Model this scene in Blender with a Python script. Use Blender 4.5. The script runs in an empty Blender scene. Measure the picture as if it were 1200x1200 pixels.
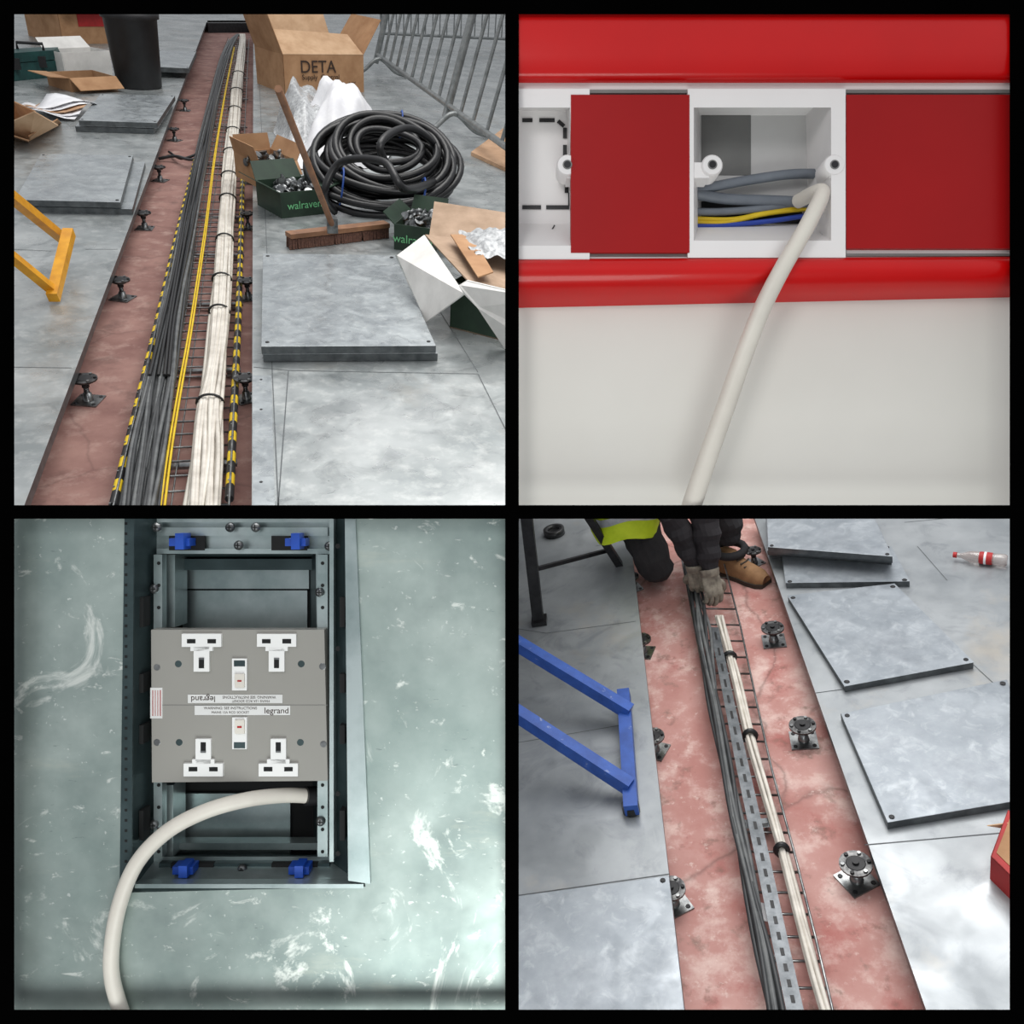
import bpy, bmesh, math, random
from mathutils import Vector, Matrix
random.seed(4)
scene = bpy.context.scene
scene.view_settings.view_transform = 'Standard'
V = Vector

# ------------------------------------------------------------------ frames
CAM = V((0, 0, 1.5))
def basis(d, r):
    d = V(d).normalized(); r = V(r); r = (r - d * r.dot(d)).normalized()
    n = d.cross(r); return r, d, n
r1, d1, n1 = basis((-306, -691, 1000), (1, -.075, .254))
def cw(p):  # camera-space (right,down,forward) -> world direction
    p = V(p); return V((p.dot(r1), p.dot(d1), -p.dot(n1)))
def mat4(x, y, z, o):
    m = Matrix.Identity(4)
    for i in range(3):
        m[i][0] = x[i]; m[i][1] = y[i]; m[i][2] = z[i]; m[i][3] = o[i]
    return m
class Fr:
    def __init__(s, M):
        s.M = M; s.Mi = M.inverted(); s.o = s.Mi @ CAM
    def __call__(s, u, v, h=0):
        d = s.Mi.to_3x3() @ cw(((u - 600), (v - 600), 1000.))
        t = (h - s.o.z) / d.z
        return s.o + d * t
    def proj(s, p):
        q = (s.M @ p) - CAM
        x, y, z = q.dot(cw((1, 0, 0))), q.dot(cw((0, 1, 0))), q.dot(cw((0, 0, 1)))
        return 600 + 1000 * x / z, 600 + 1000 * y / z
    def ht(s, u, v, vt, h0=0):
        p = s(u, v, h0); lo, hi = 0, 3.
        for _ in range(40):
            m = (lo + hi) / 2
            if s.proj(p + V((0, 0, m)))[1] > vt: lo = m
            else: hi = m
        return lo
A = Fr(Matrix.Identity(4))
r4, d4, n4 = basis((72, -516, 1000), (1, -.17, -.16))
B = Fr(mat4(cw(r4), cw(d4), cw(-n4), CAM + cw(n4) * 2.2))
P = Fr(mat4(cw((1, 0, 0)), cw((0, -1, 0)), cw((0, 0, -1)), CAM + cw((0, 0, 1))))

# ------------------------------------------------------------------ materials
def col(c):
    def f(x):
        x /= 255.; return x / 12.92 if x <= .04045 else ((x + .055) / 1.055) ** 2.4
    return (f(c[0]), f(c[1]), f(c[2]), 1)
def mat(name, c1, c2=None, scale=6, rough=.5, metal=0, bump=0, spec=.5, coat=0, lo=.35, hi=.65, alpha=1, trans=0, rvar=0):
    m = bpy.data.materials.new(name); m.use_nodes = True
    nt = m.node_tree; b = nt.nodes['Principled BSDF']
    b.inputs['Roughness'].default_value = rough; b.inputs['Metallic'].default_value = metal
    b.inputs['Specular IOR Level'].default_value = spec; b.inputs['Coat Weight'].default_value = coat
    b.inputs['Coat Roughness'].default_value = .08; b.inputs['Alpha'].default_value = alpha
    b.inputs['Transmission Weight'].default_value = trans
    c2 = c2 or tuple(int(x * .88) for x in c1)
    tc = nt.nodes.new('ShaderNodeTexCoord'); no = nt.nodes.new('ShaderNodeTexNoise')
    no.inputs['Scale'].default_value = scale; no.inputs['Detail'].default_value = 8; no.inputs['Roughness'].default_value = .6
    nt.links.new(tc.outputs['Object'], no.inputs['Vector'])
    cr = nt.nodes.new('ShaderNodeValToRGB'); cr.color_ramp.elements[0].position = lo; cr.color_ramp.elements[1].position = hi
    cr.color_ramp.elements[0].color = col(c2); cr.color_ramp.elements[1].color = col(c1)
    nt.links.new(no.outputs['Fac'], cr.inputs['Fac']); nt.links.new(cr.outputs['Color'], b.inputs['Base Color'])
    if bump:
        bu = nt.nodes.new('ShaderNodeBump'); bu.inputs['Strength'].default_value = bump; bu.inputs['Distance'].default_value = .01
        nt.links.new(no.outputs['Fac'], bu.inputs['Height']); nt.links.new(bu.outputs['Normal'], b.inputs['Normal'])
    if rvar:
        n2 = nt.nodes.new('ShaderNodeTexNoise'); n2.inputs['Scale'].default_value = scale * 2.7; n2.inputs['Detail'].default_value = 6; n2.inputs['Distortion'].default_value = 1.
        nt.links.new(tc.outputs['Object'], n2.inputs['Vector'])
        mr_ = nt.nodes.new('ShaderNodeMapRange'); mr_.inputs[1].default_value = .35; mr_.inputs[2].default_value = .65
        mr_.inputs[3].default_value = rough - rvar; mr_.inputs[4].default_value = rough + rvar
        nt.links.new(n2.outputs['Fac'], mr_.inputs[0]); nt.links.new(mr_.outputs[0], b.inputs['Roughness'])
    return m
def overlay(m, color, scale, lo, hi, amt=1., detail=6, stretch=(1, 1, 1), dist=0., vor=False, rot=0):
    """mix another colour on top of the base colour through a noise / crack mask"""
    nt = m.node_tree; b = nt.nodes['Principled BSDF']
    src = b.inputs['Base Color'].links[0].from_socket
    tc = nt.nodes.new('ShaderNodeTexCoord'); mp = nt.nodes.new('ShaderNodeMapping')
    mp.inputs['Scale'].default_value = stretch; mp.inputs['Rotation'].default_value = (0, 0, rot)
    nt.links.new(tc.outputs['Object'], mp.inputs['Vector'])
    cr = nt.nodes.new('ShaderNodeValToRGB')
    if vor:
        n0 = nt.nodes.new('ShaderNodeTexNoise'); n0.inputs['Scale'].default_value = scale * 1.6; n0.inputs['Detail'].default_value = 6
        nt.links.new(mp.outputs['Vector'], n0.inputs['Vector'])
        mx0 = nt.nodes.new('ShaderNodeMix'); mx0.data_type = 'VECTOR'; mx0.inputs['Factor'].default_value = dist
        nt.links.new(mp.outputs['Vector'], mx0.inputs[4]); nt.links.new(n0.outputs['Color'], mx0.inputs[5])
        n = nt.nodes.new('ShaderNodeTexVoronoi'); n.feature = 'DISTANCE_TO_EDGE'; n.inputs['Scale'].default_value = scale
        nt.links.new(mx0.outputs[1], n.inputs['Vector']); out = n.outputs['Distance']
        cr.color_ramp.elements[0].color = (1, 1, 1, 1); cr.color_ramp.elements[1].color = (0, 0, 0, 1)
    else:
        n = nt.nodes.new('ShaderNodeTexNoise'); n.inputs['Scale'].default_value = scale; n.inputs['Detail'].default_value = detail
        n.inputs['Distortion'].default_value = dist; n.inputs['Roughness'].default_value = .65
        nt.links.new(mp.outputs['Vector'], n.inputs['Vector']); out = n.outputs['Fac']
    cr.color_ramp.elements[0].position = lo; cr.color_ramp.elements[1].position = hi
    nt.links.new(out, cr.inputs['Fac'])
    ma = nt.nodes.new('ShaderNodeMath'); ma.operation = 'MULTIPLY'; ma.inputs[1].default_value = amt
    nt.links.new(cr.outputs['Color'], ma.inputs[0])
    mx = nt.nodes.new('ShaderNodeMix'); mx.data_type = 'RGBA'
    nt.links.new(ma.outputs[0], mx.inputs['Factor']); nt.links.new(src, mx.inputs[6]); mx.inputs[7].default_value = col(color)
    nt.links.new(mx.outputs[2], b.inputs['Base Color'])
    return m
galv = mat('galvanised_floor', (180, 184, 184), (140, 146, 147), 2.2, .34, .5, .05, rvar=.1)
overlay(galv, (208, 210, 208), 14, .5, .75, .55); overlay(galv, (104, 110, 112), 5, .54, .72, .6, dist=1.2); overlay(galv, (156, 144, 128), 1.4, .58, .7, .35)
slabm = mat('galvanised_slab', (178, 184, 186), (144, 150, 154), 5, .34, .5, .05, rvar=.1)
overlay(slabm, (210, 213, 212), 22, .52, .75, .5, dist=.8); overlay(slabm, (108, 114, 118), 3, .5, .7, .5)
slabm4 = mat('galvanised_slab_cool', (162, 168, 174), (134, 141, 148), 5, .4, .38, .05, rvar=.1)
overlay(slabm4, (196, 201, 205), 18, .52, .75, .5, dist=.8); overlay(slabm4, (100, 106, 114), 3, .5, .7, .5)
galv4 = mat('galvanised_floor_cool', (164, 168, 171), (136, 141, 145), 2.2, .4, .38, .05, rvar=.1)
overlay(galv4, (112, 117, 123), 5, .53, .72, .6, dist=1.2); overlay(galv4, (184, 172, 154), 1.6, .57, .72, .45)
edge = mat('slab_edge', (108, 112, 114), (80, 84, 86), 20, .4, .7)
groove = mat('panel_joint', (96, 100, 102), (78, 82, 84), 20, .7)
conc = mat('red_concrete', (154, 118, 109), (122, 86, 80), 3.5, .85, 0, .25)
overlay(conc, (176, 148, 138), 9, .52, .7, .65); overlay(conc, (86, 64, 60), 5, .56, .74, .7); overlay(conc, (84, 62, 58), 1.2, 0, .008, .3, vor=True, dist=.25)
conc4 = mat('red_concrete_light', (196, 154, 147), (174, 122, 115), 4, .85, 0, .3)
overlay(conc4, (218, 192, 184), 8, .5, .68, .8); overlay(conc4, (164, 78, 74), 6, .54, .7, .65); overlay(conc4, (100, 74, 68), .8, 0, .005, .5, vor=True, dist=.35)
overlay(conc4, (128, 108, 98), 12, .57, .68, .65); overlay(conc4, (224, 204, 196), 34, .6, .7, .5)
steel = mat('steel', (156, 158, 158), (100, 102, 104), 30, .32, .9)
pedm = mat('pedestal_head', (112, 112, 112), (48, 48, 50), 45, .35, .85)
dark = mat('dark_steel', (48, 48, 50), (30, 30, 32), 20, .5, .4)
black = mat('black_plastic', (26, 26, 28), (18, 18, 20), 20, .38)
binm = mat('bin_black', (40, 40, 42), (28, 28, 30), 8, .55)
greyc = mat('cable_grey', (104, 106, 106), (74, 76, 78), 12, .5)
greyc2 = mat('cable_dark', (58, 60, 62), (40, 42, 44), 12, .5)
whitec = mat('cable_white', (222, 216, 206), (190, 183, 172), 12, .5)
yell = mat('yellow_plastic', (228, 196, 30), (208, 172, 18), 12, .5)
cream = mat('cable_cream', (224, 219, 208), (210, 204, 194), 9, .45)
card = mat('cardboard', (178, 138, 102), (156, 116, 82), 7, .85)
card2 = mat('cardboard_light', (208, 174, 140), (186, 150, 116), 7, .85)
cardw = mat('carton_white', (230, 228, 224), (212, 210, 206), 7, .7)
cardi = mat('carton_inside', (176, 150, 128), (150, 126, 104), 7, .85)
greenb = mat('green_carton', (40, 62, 46), (28, 46, 34), 9, .6)
paper = mat('paper', (238, 238, 240), (222, 222, 226), 9, .6)
overlay(paper, (150, 152, 158), 60, .62, .68, .5, stretch=(1, 6, 1))
poly = mat('plastic_bag', (205, 207, 208), (150, 152, 154), 40, .2, 0, .4)
ink = mat('ink', (60, 44, 36), None, 9, .8)
inkg = mat('ink_green', (120, 200, 140), None, 9, .8)
broomw = mat('broom_wood', (150, 108, 78), (120, 84, 60), 14, .6)
brist = mat('broom_bristle', (112, 78, 64), (80, 56, 48), 90, .9, 0, .6)
bary = mat('barrier_galv', (150, 153, 153), (116, 120, 120), 12, .4, .6)
yel = mat('yellow_paint', (228, 164, 34), (200, 136, 24), 14, .5)
blue = mat('blue_paint', (44, 86, 168), (32, 68, 140), 14, .5); overlay(blue, (150, 160, 185), 30, .64, .72, .7)
teal = mat('teal_case', (28, 72, 70), (18, 52, 52), 10, .5)
redp = mat('red_print', (176, 36, 36), None, 9, .6)
wood = mat('plywood', (196, 160, 128), (170, 134, 104), 6, .8)

# ------------------------------------------------------------------ geometry accumulator
def spline(pts, n=6, closed=False):
    pts = [V(p) for p in pts]; out = []; N = len(pts); rng = N if closed else N - 1
    for i in range(rng):
        g = lambda k: pts[k % N] if closed else pts[max(0, min(N - 1, k))]
        a, b, c, d = g(i - 1), g(i), g(i + 1), g(i + 2)
        for j in range(n):
            t = j / n
            out.append(.5 * ((2 * b) + (c - a) * t + (2 * a - 5 * b + 4 * c - d) * t * t + (3 * b - a - 3 * c + d) * t ** 3))
    if not closed: out.append(pts[-1])
    return out
class Geo:
    def __init__(s, name, fr):
        s.name = name; s.fr = fr; s.v = []; s.f = []; s.mi = []; s.sm = []; s.mats = []
    def m(s, mt):
        if mt not in s.mats: s.mats.append(mt)
        return s.mats.index(mt)
    def add(s, vs, fs, mt, smooth=False):
        o = len(s.v); s.v += [V(x) for x in vs]; k = s.m(mt)
        for f in fs: s.f.append([i + o for i in f]); s.mi.append(k); s.sm.append(smooth)
    def poly(s, pts, mt): s.add(pts, [list(range(len(pts)))], mt)
    def prism(s, a, b, mt, side=None):
        n = len(a)
        s.add(list(a) + list(b), [list(range(n))[::-1], list(range(n, 2 * n))], mt)
        s.add(list(a) + list(b), [[i, (i + 1) % n, n + (i + 1) % n, n + i] for i in range(n)], side or mt)
    def slab(s, px, h0, h1, mt, side=None):
        top = [s.fr(u, v, h1) for u, v in px]
        s.prism([V((p.x, p.y, h0)) for p in top], top, mt, side)
    def pbox(s, u0, v0, u1, v1, h0, h1, mt, side=None):
        s.slab([(u0, v1), (u1, v1), (u1, v0), (u0, v0)], h0, h1, mt, side)
    def box(s, c, sx, sy, sz, mt, rz=0, M=None):
        R = M or Matrix.Rotation(rz, 3, 'Z'); c = V(c)
        q = [c + R @ V((x * sx / 2, y * sy / 2, z * sz / 2)) for z in (-1, 1) for x, y in ((-1, -1), (1, -1), (1, 1), (-1, 1))]
        s.prism(q[:4], q[4:], mt)
    def tube(s, pts, r, mt, n=8, closed=False, smooth=True):
        pts = [V(p) for p in pts]; N = len(pts); R = r if isinstance(r, list) else [r] * N
        up = None; vs = []
        for i in range(N):
            if closed: t = pts[(i + 1) % N] - pts[i - 1]
            else: t = pts[min(N - 1, i + 1)] - pts[max(0, i - 1)]
            t.normalize()
            if up is None: up = t.orthogonal().normalized()
            up = (up - t * up.dot(t)).normalized(); w = t.cross(up)
            for k in range(n):
                a = 2 * math.pi * k / n; vs.append(pts[i] + (up * math.cos(a) + w * math.sin(a)) * R[i])
        fs = []
        for i in range(N if closed else N - 1):
            j = (i + 1) % N
            for k in range(n): fs.append([i * n + k, i * n + (k + 1) % n, j * n + (k + 1) % n, j * n + k])
        s.add(vs, fs, mt, smooth)
        if not closed: s.add(vs[:n], [list(range(n))[::-1]], mt); s.add(vs[-n:], [list(range(n))], mt)
    def lathe(s, c, prof, mt, n=24, axis=V((0, 0, 1))):
        c = V(c); ax = V(axis).normalized(); up = ax.orthogonal().normalized(); w = ax.cross(up); vs = []
        for h, r in prof:
            for k in range(n):
                a = 2 * math.pi * k / n; vs.append(c + ax * h + (up * math.cos(a) + w * math.sin(a)) * r)
        s.add(vs, [[i * n + k, i * n + (k + 1) % n, (i + 1) * n + (k + 1) % n, (i + 1) * n + k] for i in range(len(prof) - 1) for k in range(n)], mt, True)
        s.add(vs[:n], [list(range(n))[::-1]], mt); s.add(vs[-n:], [list(range(n))], mt)
    def sheet(s, pts, nx, ny, mt, fn):
        a, b, c, d = [V(p) for p in pts]; vs = []
        for j in range(ny + 1):
            for i in range(nx + 1):
                u, v = i / nx, j / ny
                vs.append(a.lerp(b, u).lerp(d.lerp(c, u), v) + V(fn(u, v)))
        s.add(vs, [[j * (nx + 1) + i, j * (nx + 1) + i + 1, (j + 1) * (nx + 1) + i + 1, (j + 1) * (nx + 1) + i] for j in range(ny) for i in range(nx)], mt, True)
    def done(s, bevel=0, solid=0, recalc=True):
        c = sum(s.v, V()) / len(s.v)
        me = bpy.data.meshes.new(s.name); me.from_pydata([tuple(p - c) for p in s.v], [], s.f)
        for mt in s.mats: me.materials.append(mt)
        for i, p in enumerate(me.polygons): p.material_index = s.mi[i]; p.use_smooth = s.sm[i]
        if recalc:
            bm = bmesh.new(); bm.from_mesh(me); bmesh.ops.recalc_face_normals(bm, faces=bm.faces); bm.to_mesh(me); bm.free()
        ob = bpy.data.objects.new(s.name, me); scene.collection.objects.link(ob)
        ob.matrix_world = s.fr.M @ Matrix.Translation(c)
        if solid: md = ob.modifiers.new('s', 'SOLIDIFY'); md.thickness = solid
        if bevel:
            md = ob.modifiers.new('w', 'WELD'); md.merge_threshold = 1e-5
            md = ob.modifiers.new('b', 'BEVEL'); md.width = bevel; md.segments = 2; md.limit_method = 'ANGLE'; md.angle_limit = .7
        return ob
def text(body, parent, fr, loc, size, mt, R=None, name='lettering'):
    cu = bpy.data.curves.new(name, 'FONT'); cu.body = body; cu.size = size; cu.extrude = size * .01
    cu.align_x = 'CENTER'; cu.align_y = 'CENTER'
    to = bpy.data.objects.new('tmp', cu); scene.collection.objects.link(to)
    dg = bpy.context.evaluated_depsgraph_get(); me = bpy.data.meshes.new_from_object(to.evaluated_get(dg))
    bpy.data.objects.remove(to); me.materials.clear(); me.materials.append(mt)
    ob = bpy.data.objects.new(name, me); scene.collection.objects.link(ob)
    ob.parent = parent
    W = fr.M @ Matrix.Translation(loc) @ (R.to_4x4() if R else Matrix.Identity(4))
    ob.matrix_parent_inverse = parent.matrix_world.inverted() ; ob.matrix_basis = W
    return ob
def lerp(a, b, t): return a + (b - a) * t
def rowx(rows, v):
    for (v0, a0, b0), (v1, a1, b1) in zip(rows, rows[1:]):
        if min(v0, v1) <= v <= max(v0, v1):
            t = (v - v0) / (v1 - v0); return lerp(a0, a1, t), lerp(b0, b1, t)
    return rows[-1][1:]
def bundle(g, rows, n, h, r, mts, jit=.1, layers=1):
    for L in range(layers):
        for i in range(n - L):
            t0 = (i + .5 + L * .5) / n; ph = random.random() * 6; hh = h + L * r * 1.6
            pts = []
            for k, (v, a, b) in enumerate(rows):
                t = t0 + jit * math.sin(ph + k * 1.7) / n * 2; t = min(.98, max(.02, t))
                pts.append(g.fr(lerp(a, b, t), v, hh + abs(math.sin(ph + k)) * r * .5))
            g.tube(spline(pts, 4), r, random.choice(mts), 6)
def carton(name, fr, fl, frr, depth, vt, mo, mi, flaps=(30, 100, 30, 30), fl_len=.6, h0=0, skew=0):
    g = Geo(name, fr); a = fr(*fl, h0); b = fr(*frr, h0); H = fr.ht(fl[0], fl[1], vt, h0)
    x = (b - a).normalized(); y = V((-x.y, x.x, 0)); z = V((0, 0, 1))
    y = (y + x * skew).normalized()
    base = [a, b, b + y * depth, a + y * depth]; top = [p + z * H for p in base]
    g.poly(base, mi)
    for i in range(4):
        j = (i + 1) % 4; g.poly([base[i], base[j], top[j], top[i]], mo)
    outs = [-y, x, y, -x]
    for i in range(4):
        if flaps[i] is None: continue
        j = (i + 1) % 4; L = min((top[(i + 2) % 4] - top[j]).length, (top[j] - top[i]).length) * fl_len
        an = math.radians(flaps[i]); e = (outs[i] * math.cos(an) + z * math.sin(an)) * L
        ins = (top[j] - top[i]) * .03
        g.poly([top[i], top[j], top[j] + e - ins, top[i] + e + ins], mi if i in (0, 2) and flaps[i] > 60 else mo)
    return g, base, top, H, x, y

# ------------------------------------------------------------------ divider lattice (black)
blk = mat('black_matt', (3, 3, 3), (2, 2, 2), 5, .95, 0, 0, spec=0)
g = Geo('display_partition_frame', P)
for q in ((-12, -12, 16, 1212), (592, 16, 608, 1184), (1184, -12, 1212, 1212), (16, -12, 1184, 16), (16, 592, 592, 608), (608, 592, 1184, 608), (16, 1184, 1184, 1212)):
    g.pbox(*q, .0262, .0275, blk)
g.done()

# ================================================================== PANEL A : long trench, far view
TD = -.15
g = Geo('floor', A)
g.slab([(-260, 596), (27, 596), (242, 26), (-260, 26)], -.035, 0, galv, edge)
g.slab([(295, 596), (640, 596), (640, 26), (297, 26)], -.035, 0, galv, edge)
g.slab([(-260, 26), (640, 26), (640, 5), (-260, 5)], -.035, 0, galv, edge)
def seam(g, a, b, w=.005, mt=groove, h=0.0012):
    p, q = g.fr(*a, h), g.fr(*b, h); d = (q - p).normalized(); n = V((-d.y, d.x, 0)) * w / 2
    g.poly([p - n, q - n, q + n, p + n], mt)
for a, b in (((326, 592), (301, 30)), ((16, 430), (84, 431)), ((16, 292), (60, 294)), ((100, 292), (138, 292)), ((85, 150), (204, 151)), ((338, 434), (560, 438)), ((560, 438), (606, 530)),
             ((460, 300), (592, 302)), ((500, 340), (560, 436)), ((297, 430), (338, 434)), ((298, 160), (310, 160)), ((228, 68), (170, 66)), ((296, 255), (345, 258)), ((338, 434), (326, 592)), ((16, 100), (60, 20))):
    seam(g, a, b, .004)
g.slab([(296, 592), (322, 592), (318, 440), (296, 440)], .0005, .0016, slabm)
for v in (565, 480, 445): g.lathe(A(306, v, .001), [(0, .006), (.002, .005)], dark, 8)
g.done()
g = Geo('concrete_subfloor', A)
g.slab([(-60, 640), (330, 600), (330, 8), (160, 8)], TD - .03, TD, conc)
g.done()
g = Geo('trench_end_curb', A); g.slab([(243, 27), (298, 27), (298, 24), (243, 24)], TD, 0, dark); g.done()

def pedestal(fr, u, v, h0, h1, s=1.):
    g = Geo('floor_pedestal', fr); c = fr(u, v, h0); a = random.uniform(-.5, .5)
    g.box(c + V((0, 0, .003)), .1 * s, .1 * s, .005, steel, a)
    for x, y in ((-.035, -.035), (.035, -.035), (.035, .035), (-.035, .035)):
        g.lathe(c + Matrix.Rotation(a, 3, 'Z') @ V((x * s, y * s, .005)), [(0, .008), (.003, .007)], dark, 8)
    g.lathe(c + V((0, 0, .006)), [(0, .022 * s), (.03, .016 * s), (.032, .009 * s), (h1 - h0 - .028, .009 * s)], steel, 12)
    for k in range(8): g.lathe(c + V((0, 0, .04 + .006 * k)), [(0, .0105 * s), (.003, .0105 * s)], dark, 12)
    t = c + V((0, 0, h1 - h0 - .022))
    g.lathe(t, [(-.012, .02 * s), (-.01, .03 * s), (0, .03 * s), (.001, .05 * s), (.008, .05 * s)], pedm, 20)
    g.lathe(t + V((0, 0, .008)), [(0, .03 * s), (.002, .028 * s)], dark, 20)
    for k in range(6):
        x = t + V((math.cos(k * 1.047), math.sin(k * 1.047), 0)) * .04 * s; g.lathe(x, [(.0, .007), (.014, .006)], steel if k % 2 else dark, 6)
    g.lathe(t + V((0, 0, -.03)), [(0, .016 * s), (.012, .016 * s)], dark, 6)
    g.done()
for u, v in ((104, 470), (144, 350), (170, 268), (188, 212), (205, 165), (217, 130)): pedestal(A, u, v, TD, -.035, 1.)
for u, v in ((289, 468), (291, 350), (291, 268), (292, 215)): pedestal(A, u, v, TD, -.035, .9)

rows_t = [(600, 131, 268), (480, 160, 274), (380, 184, 279), (290, 204, 282), (220, 221, 284), (150, 238, 287), (100, 251, 289), (60, 262, 291), (45, 268, 292)]
g = Geo('wire_cable_tray', A)
TH = TD + .05
for side in (0, 1):
    for hh in (0, .035):
        g.tube([A(r[1 + side], r[0], TH + hh) for r in rows_t], .004, steel, 6)
ya = A(131, 600, TH).y; yb = A(268, 45, TH).y
y = ya; k = 0
while y < yb:
    def xat(side):
        pts = [A(r[1 + side], r[0], TH) for r in rows_t]
        for p, q in zip(pts, pts[1:]):
            if p.y <= y <= q.y: return lerp(p.x, q.x, (y - p.y) / (q.y - p.y))
        return pts[-1].x
    xl, xr = xat(0), xat(1)
    g.tube([(xl, y, TH + .035), (xl, y, TH), (xr, y, TH), (xr, y, TH + .035)], .004, steel, 6)
    if k % 8 == 3:
        g.box(((xl + xr) / 2, y, TH - .02), (xr - xl) * 1.1, .03, .012, steel)
        for xx in (xl + .03, xr - .03): g.box((xx, y, (TH - .02 + TD) / 2), .02, .02, TH - .02 - TD, steel)
    y += .1 if y < 6 else .2; k += 1
for rr in (.33, .5, .66):
    g.tube([A(lerp(r[1], r[2], rr), r[0], TH - .004) for r in rows_t], .003, steel, 6)
g.done()
g = Geo('hazard_tape_edging', A)
for side in (0, 1):
    y = ya; pts = [A(r[1 + side], r[0], TH + .02) for r in rows_t]; k = 0
    def pt(y):
        for p, q in zip(pts, pts[1:]):
            if p.y <= y <= q.y: return p.lerp(q, (y - p.y) / (q.y - p.y))
        return pts[-1].copy()
    while y < A(200, 190, TH).y:
        L = .07 if k % 2 else .08
        a, b = pt(y), pt(y + L)
        g.tube([a, b], .015, yell if k % 2 else black, 8); y += L; k += 1
g.done()
g = Geo('grey_cable_bundle', A)
rg = [(600, 138, 186), (520, 153, 196), (440, 170, 206), (370, 185, 215), (300, 203, 226), (240, 216, 234), (190, 227, 243), (140, 238, 252), (100, 249, 260), (65, 259, 269), (48, 268, 276), (40, 277, 281)]
bundle(g, rg, 12, TH + .014, .0075, [greyc, greyc2, greyc], .5, 3)
for i in range(4):
    t0 = .15 + .2 * i; pts = [A(lerp(a, b, t0 + .1 * math.sin(k * 1.3 + i)), v, TH + .05) for k, (v, a, b) in enumerate(rg[2:10])]
    g.tube(spline(pts, 4), .0075, black, 6)
g.done()
g = Geo('yellow_cable', A)
for o in (0, 1):
    g.tube(spline([A(u + o * w, v, TH + .016) for u, v, w in ((187, 600, 5), (198, 520, 4), (210, 450, 3.5), (221, 390, 3), (232, 320, 2.5), (241, 260, 2), (250, 190, 1.5), (258, 140, 1.2), (266, 95, 1), (274, 55, 1))], 4), .0045, yell, 6)
g.done()
g = Geo('white_cable_bundle', A)
rw = [(600, 215, 257), (530, 225, 260), (475, 232, 261), (430, 240, 264), (370, 246, 268), (300, 253, 272), (240, 258, 275), (190, 262, 278), (140, 268, 281), (100, 272, 284), (65, 278, 287), (48, 281, 288), (40, 280, 287)]
bundle(g, rw, 9, TH + .014, .009, [whitec, whitec, cream], .35, 3)
for v in (475, 330, 368, 283, 235, 208, 180, 155, 130, 108, 88):
    a, b = rowx(rw, v)
    p, q = A(a - 1, v, TH + .02), A(b + 1, v, TH + .02); c = (p + q) / 2; w = (q - p).length / 2
    ring = [c + V((math.cos(t) * w, 0, math.sin(t) * .036 + .012)) for t in [i * math.pi / 8 for i in range(16)]]
    g.tube(ring, .0055, black, 6, closed=True)
g.done()
g = Geo('branch_cable', A)
g.tube(spline([A(186, 186, TD + .02), A(205, 183, TD + .05), A(222, 187, TD + .07), A(236, 185, TH + .04)], 5), .012, greyc2, 8)
g.tube(spline([A(198, 178, TD + .02), A(212, 186, TD + .05), A(230, 181, TH + .04)], 5), .01, black, 8); g.done()

def plates(name, fr, px, n, th, mt, shifts=None, h0=0.001):
    g = Geo(name, fr)
    for k in range(n):
        sh = (shifts or [(0, 0)] * n)[k]
        top = h0 + th * (k + 1) + .007 * k
        pp = [(u + sh[0], v + sh[1]) for u, v in px]
        g.slab(pp, top - th, top, mt, edge)
        if k == n - 1:
            cs = [fr(u, v, top) for u, v in pp]; ce = sum(cs, V()) / 4
            for c in cs:
                q = c.lerp(ce, .07); g.lathe(q, [(0, .009), (.003, .008)], dark, 10)
    return g.done(bevel=.002)
plates('steel_floor_plate', A, [(306, 406), (511, 405), (463, 299), (308, 297)], 2, .034, slabm, [(2, 9), (0, 0)])
plates('steel_floor_plate', A, [(17, 234), (141, 237), (156, 182), (48, 180)], 2, .034, slabm, [(14, 8), (0, 0)])
plates('steel_floor_plate', A, [(92, 141), (184, 144), (205, 112), (118, 110)], 2, .04, slabm, [(-4, 7), (0, 0)])
plates('steel_floor_plate', A, [(176, 78), (221, 80), (230, 60), (186, 59)], 2, .05, slabm)
plates('steel_floor_plate', A, [(300, 62), (332, 62), (330, 34), (301, 34)], 2, .05, slabm)

def facetext(body, frac_u, frac_v, size, mt, ob, ba, tp):
    xx = (ba[1] - ba[0]).normalized(); nn = xx.cross(V((0, 0, 1)))
    R = Matrix((xx, V((0, 0, 1)), nn)).transposed()
    p = ba[0].lerp(ba[1], frac_u).lerp(tp[0].lerp(tp[1], frac_u), frac_v) + nn * .008
    text(body, ob, A, p, size, mt, R)
g, ba, tp, H, x, y = carton('cardboard_box', A, (334, 110), (426, 108), .7, 64, card, card2, (None, 55, 62, 70), .6)
g.poly([tp[0], tp[1], tp[1].lerp(tp[2], .5) + V((0, 0, .16)), tp[0].lerp(tp[3], .5) + V((0, 0, .2))], card2)
ob = g.done(solid=.006)
facetext('DETA', .42, .68, .17, ink, ob, ba, tp); facetext('Supply  Control', .45, .42, .07, ink, ob, ba, tp); facetext('UK', .85, .22, .07, ink, ob, ba, tp)
g, ba, tp, H, x, y = carton('cardboard_box', A, (74, 52), (128, 51), .9, 10, card, card2, (0, 20, 0, 20), .3)
g.poly([ba[0].lerp(ba[1], .4) + V((0, -.01, H * .5)), ba[0].lerp(ba[1], .98) + V((0, -.01, H * .5)), tp[0].lerp(tp[1], .98) + V((0, -.01, 0)), tp[0].lerp(tp[1], .4) + V((0, -.01, 0))], redp)
ob = g.done(solid=.006)
g, ba, tp, H, x, y = carton('cardboard_box', A, (84, 108), (138, 105), .45, 92, card, cardi, (-30, None, None, 5), .4)
g.done(solid=.006)
g, ba, tp, H, x, y = carton('white_carton', A, (78, 92), (132, 88), .3, 62, cardw, cardi, (None, None, 40, None), .5); g.done(solid=.006)
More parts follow.
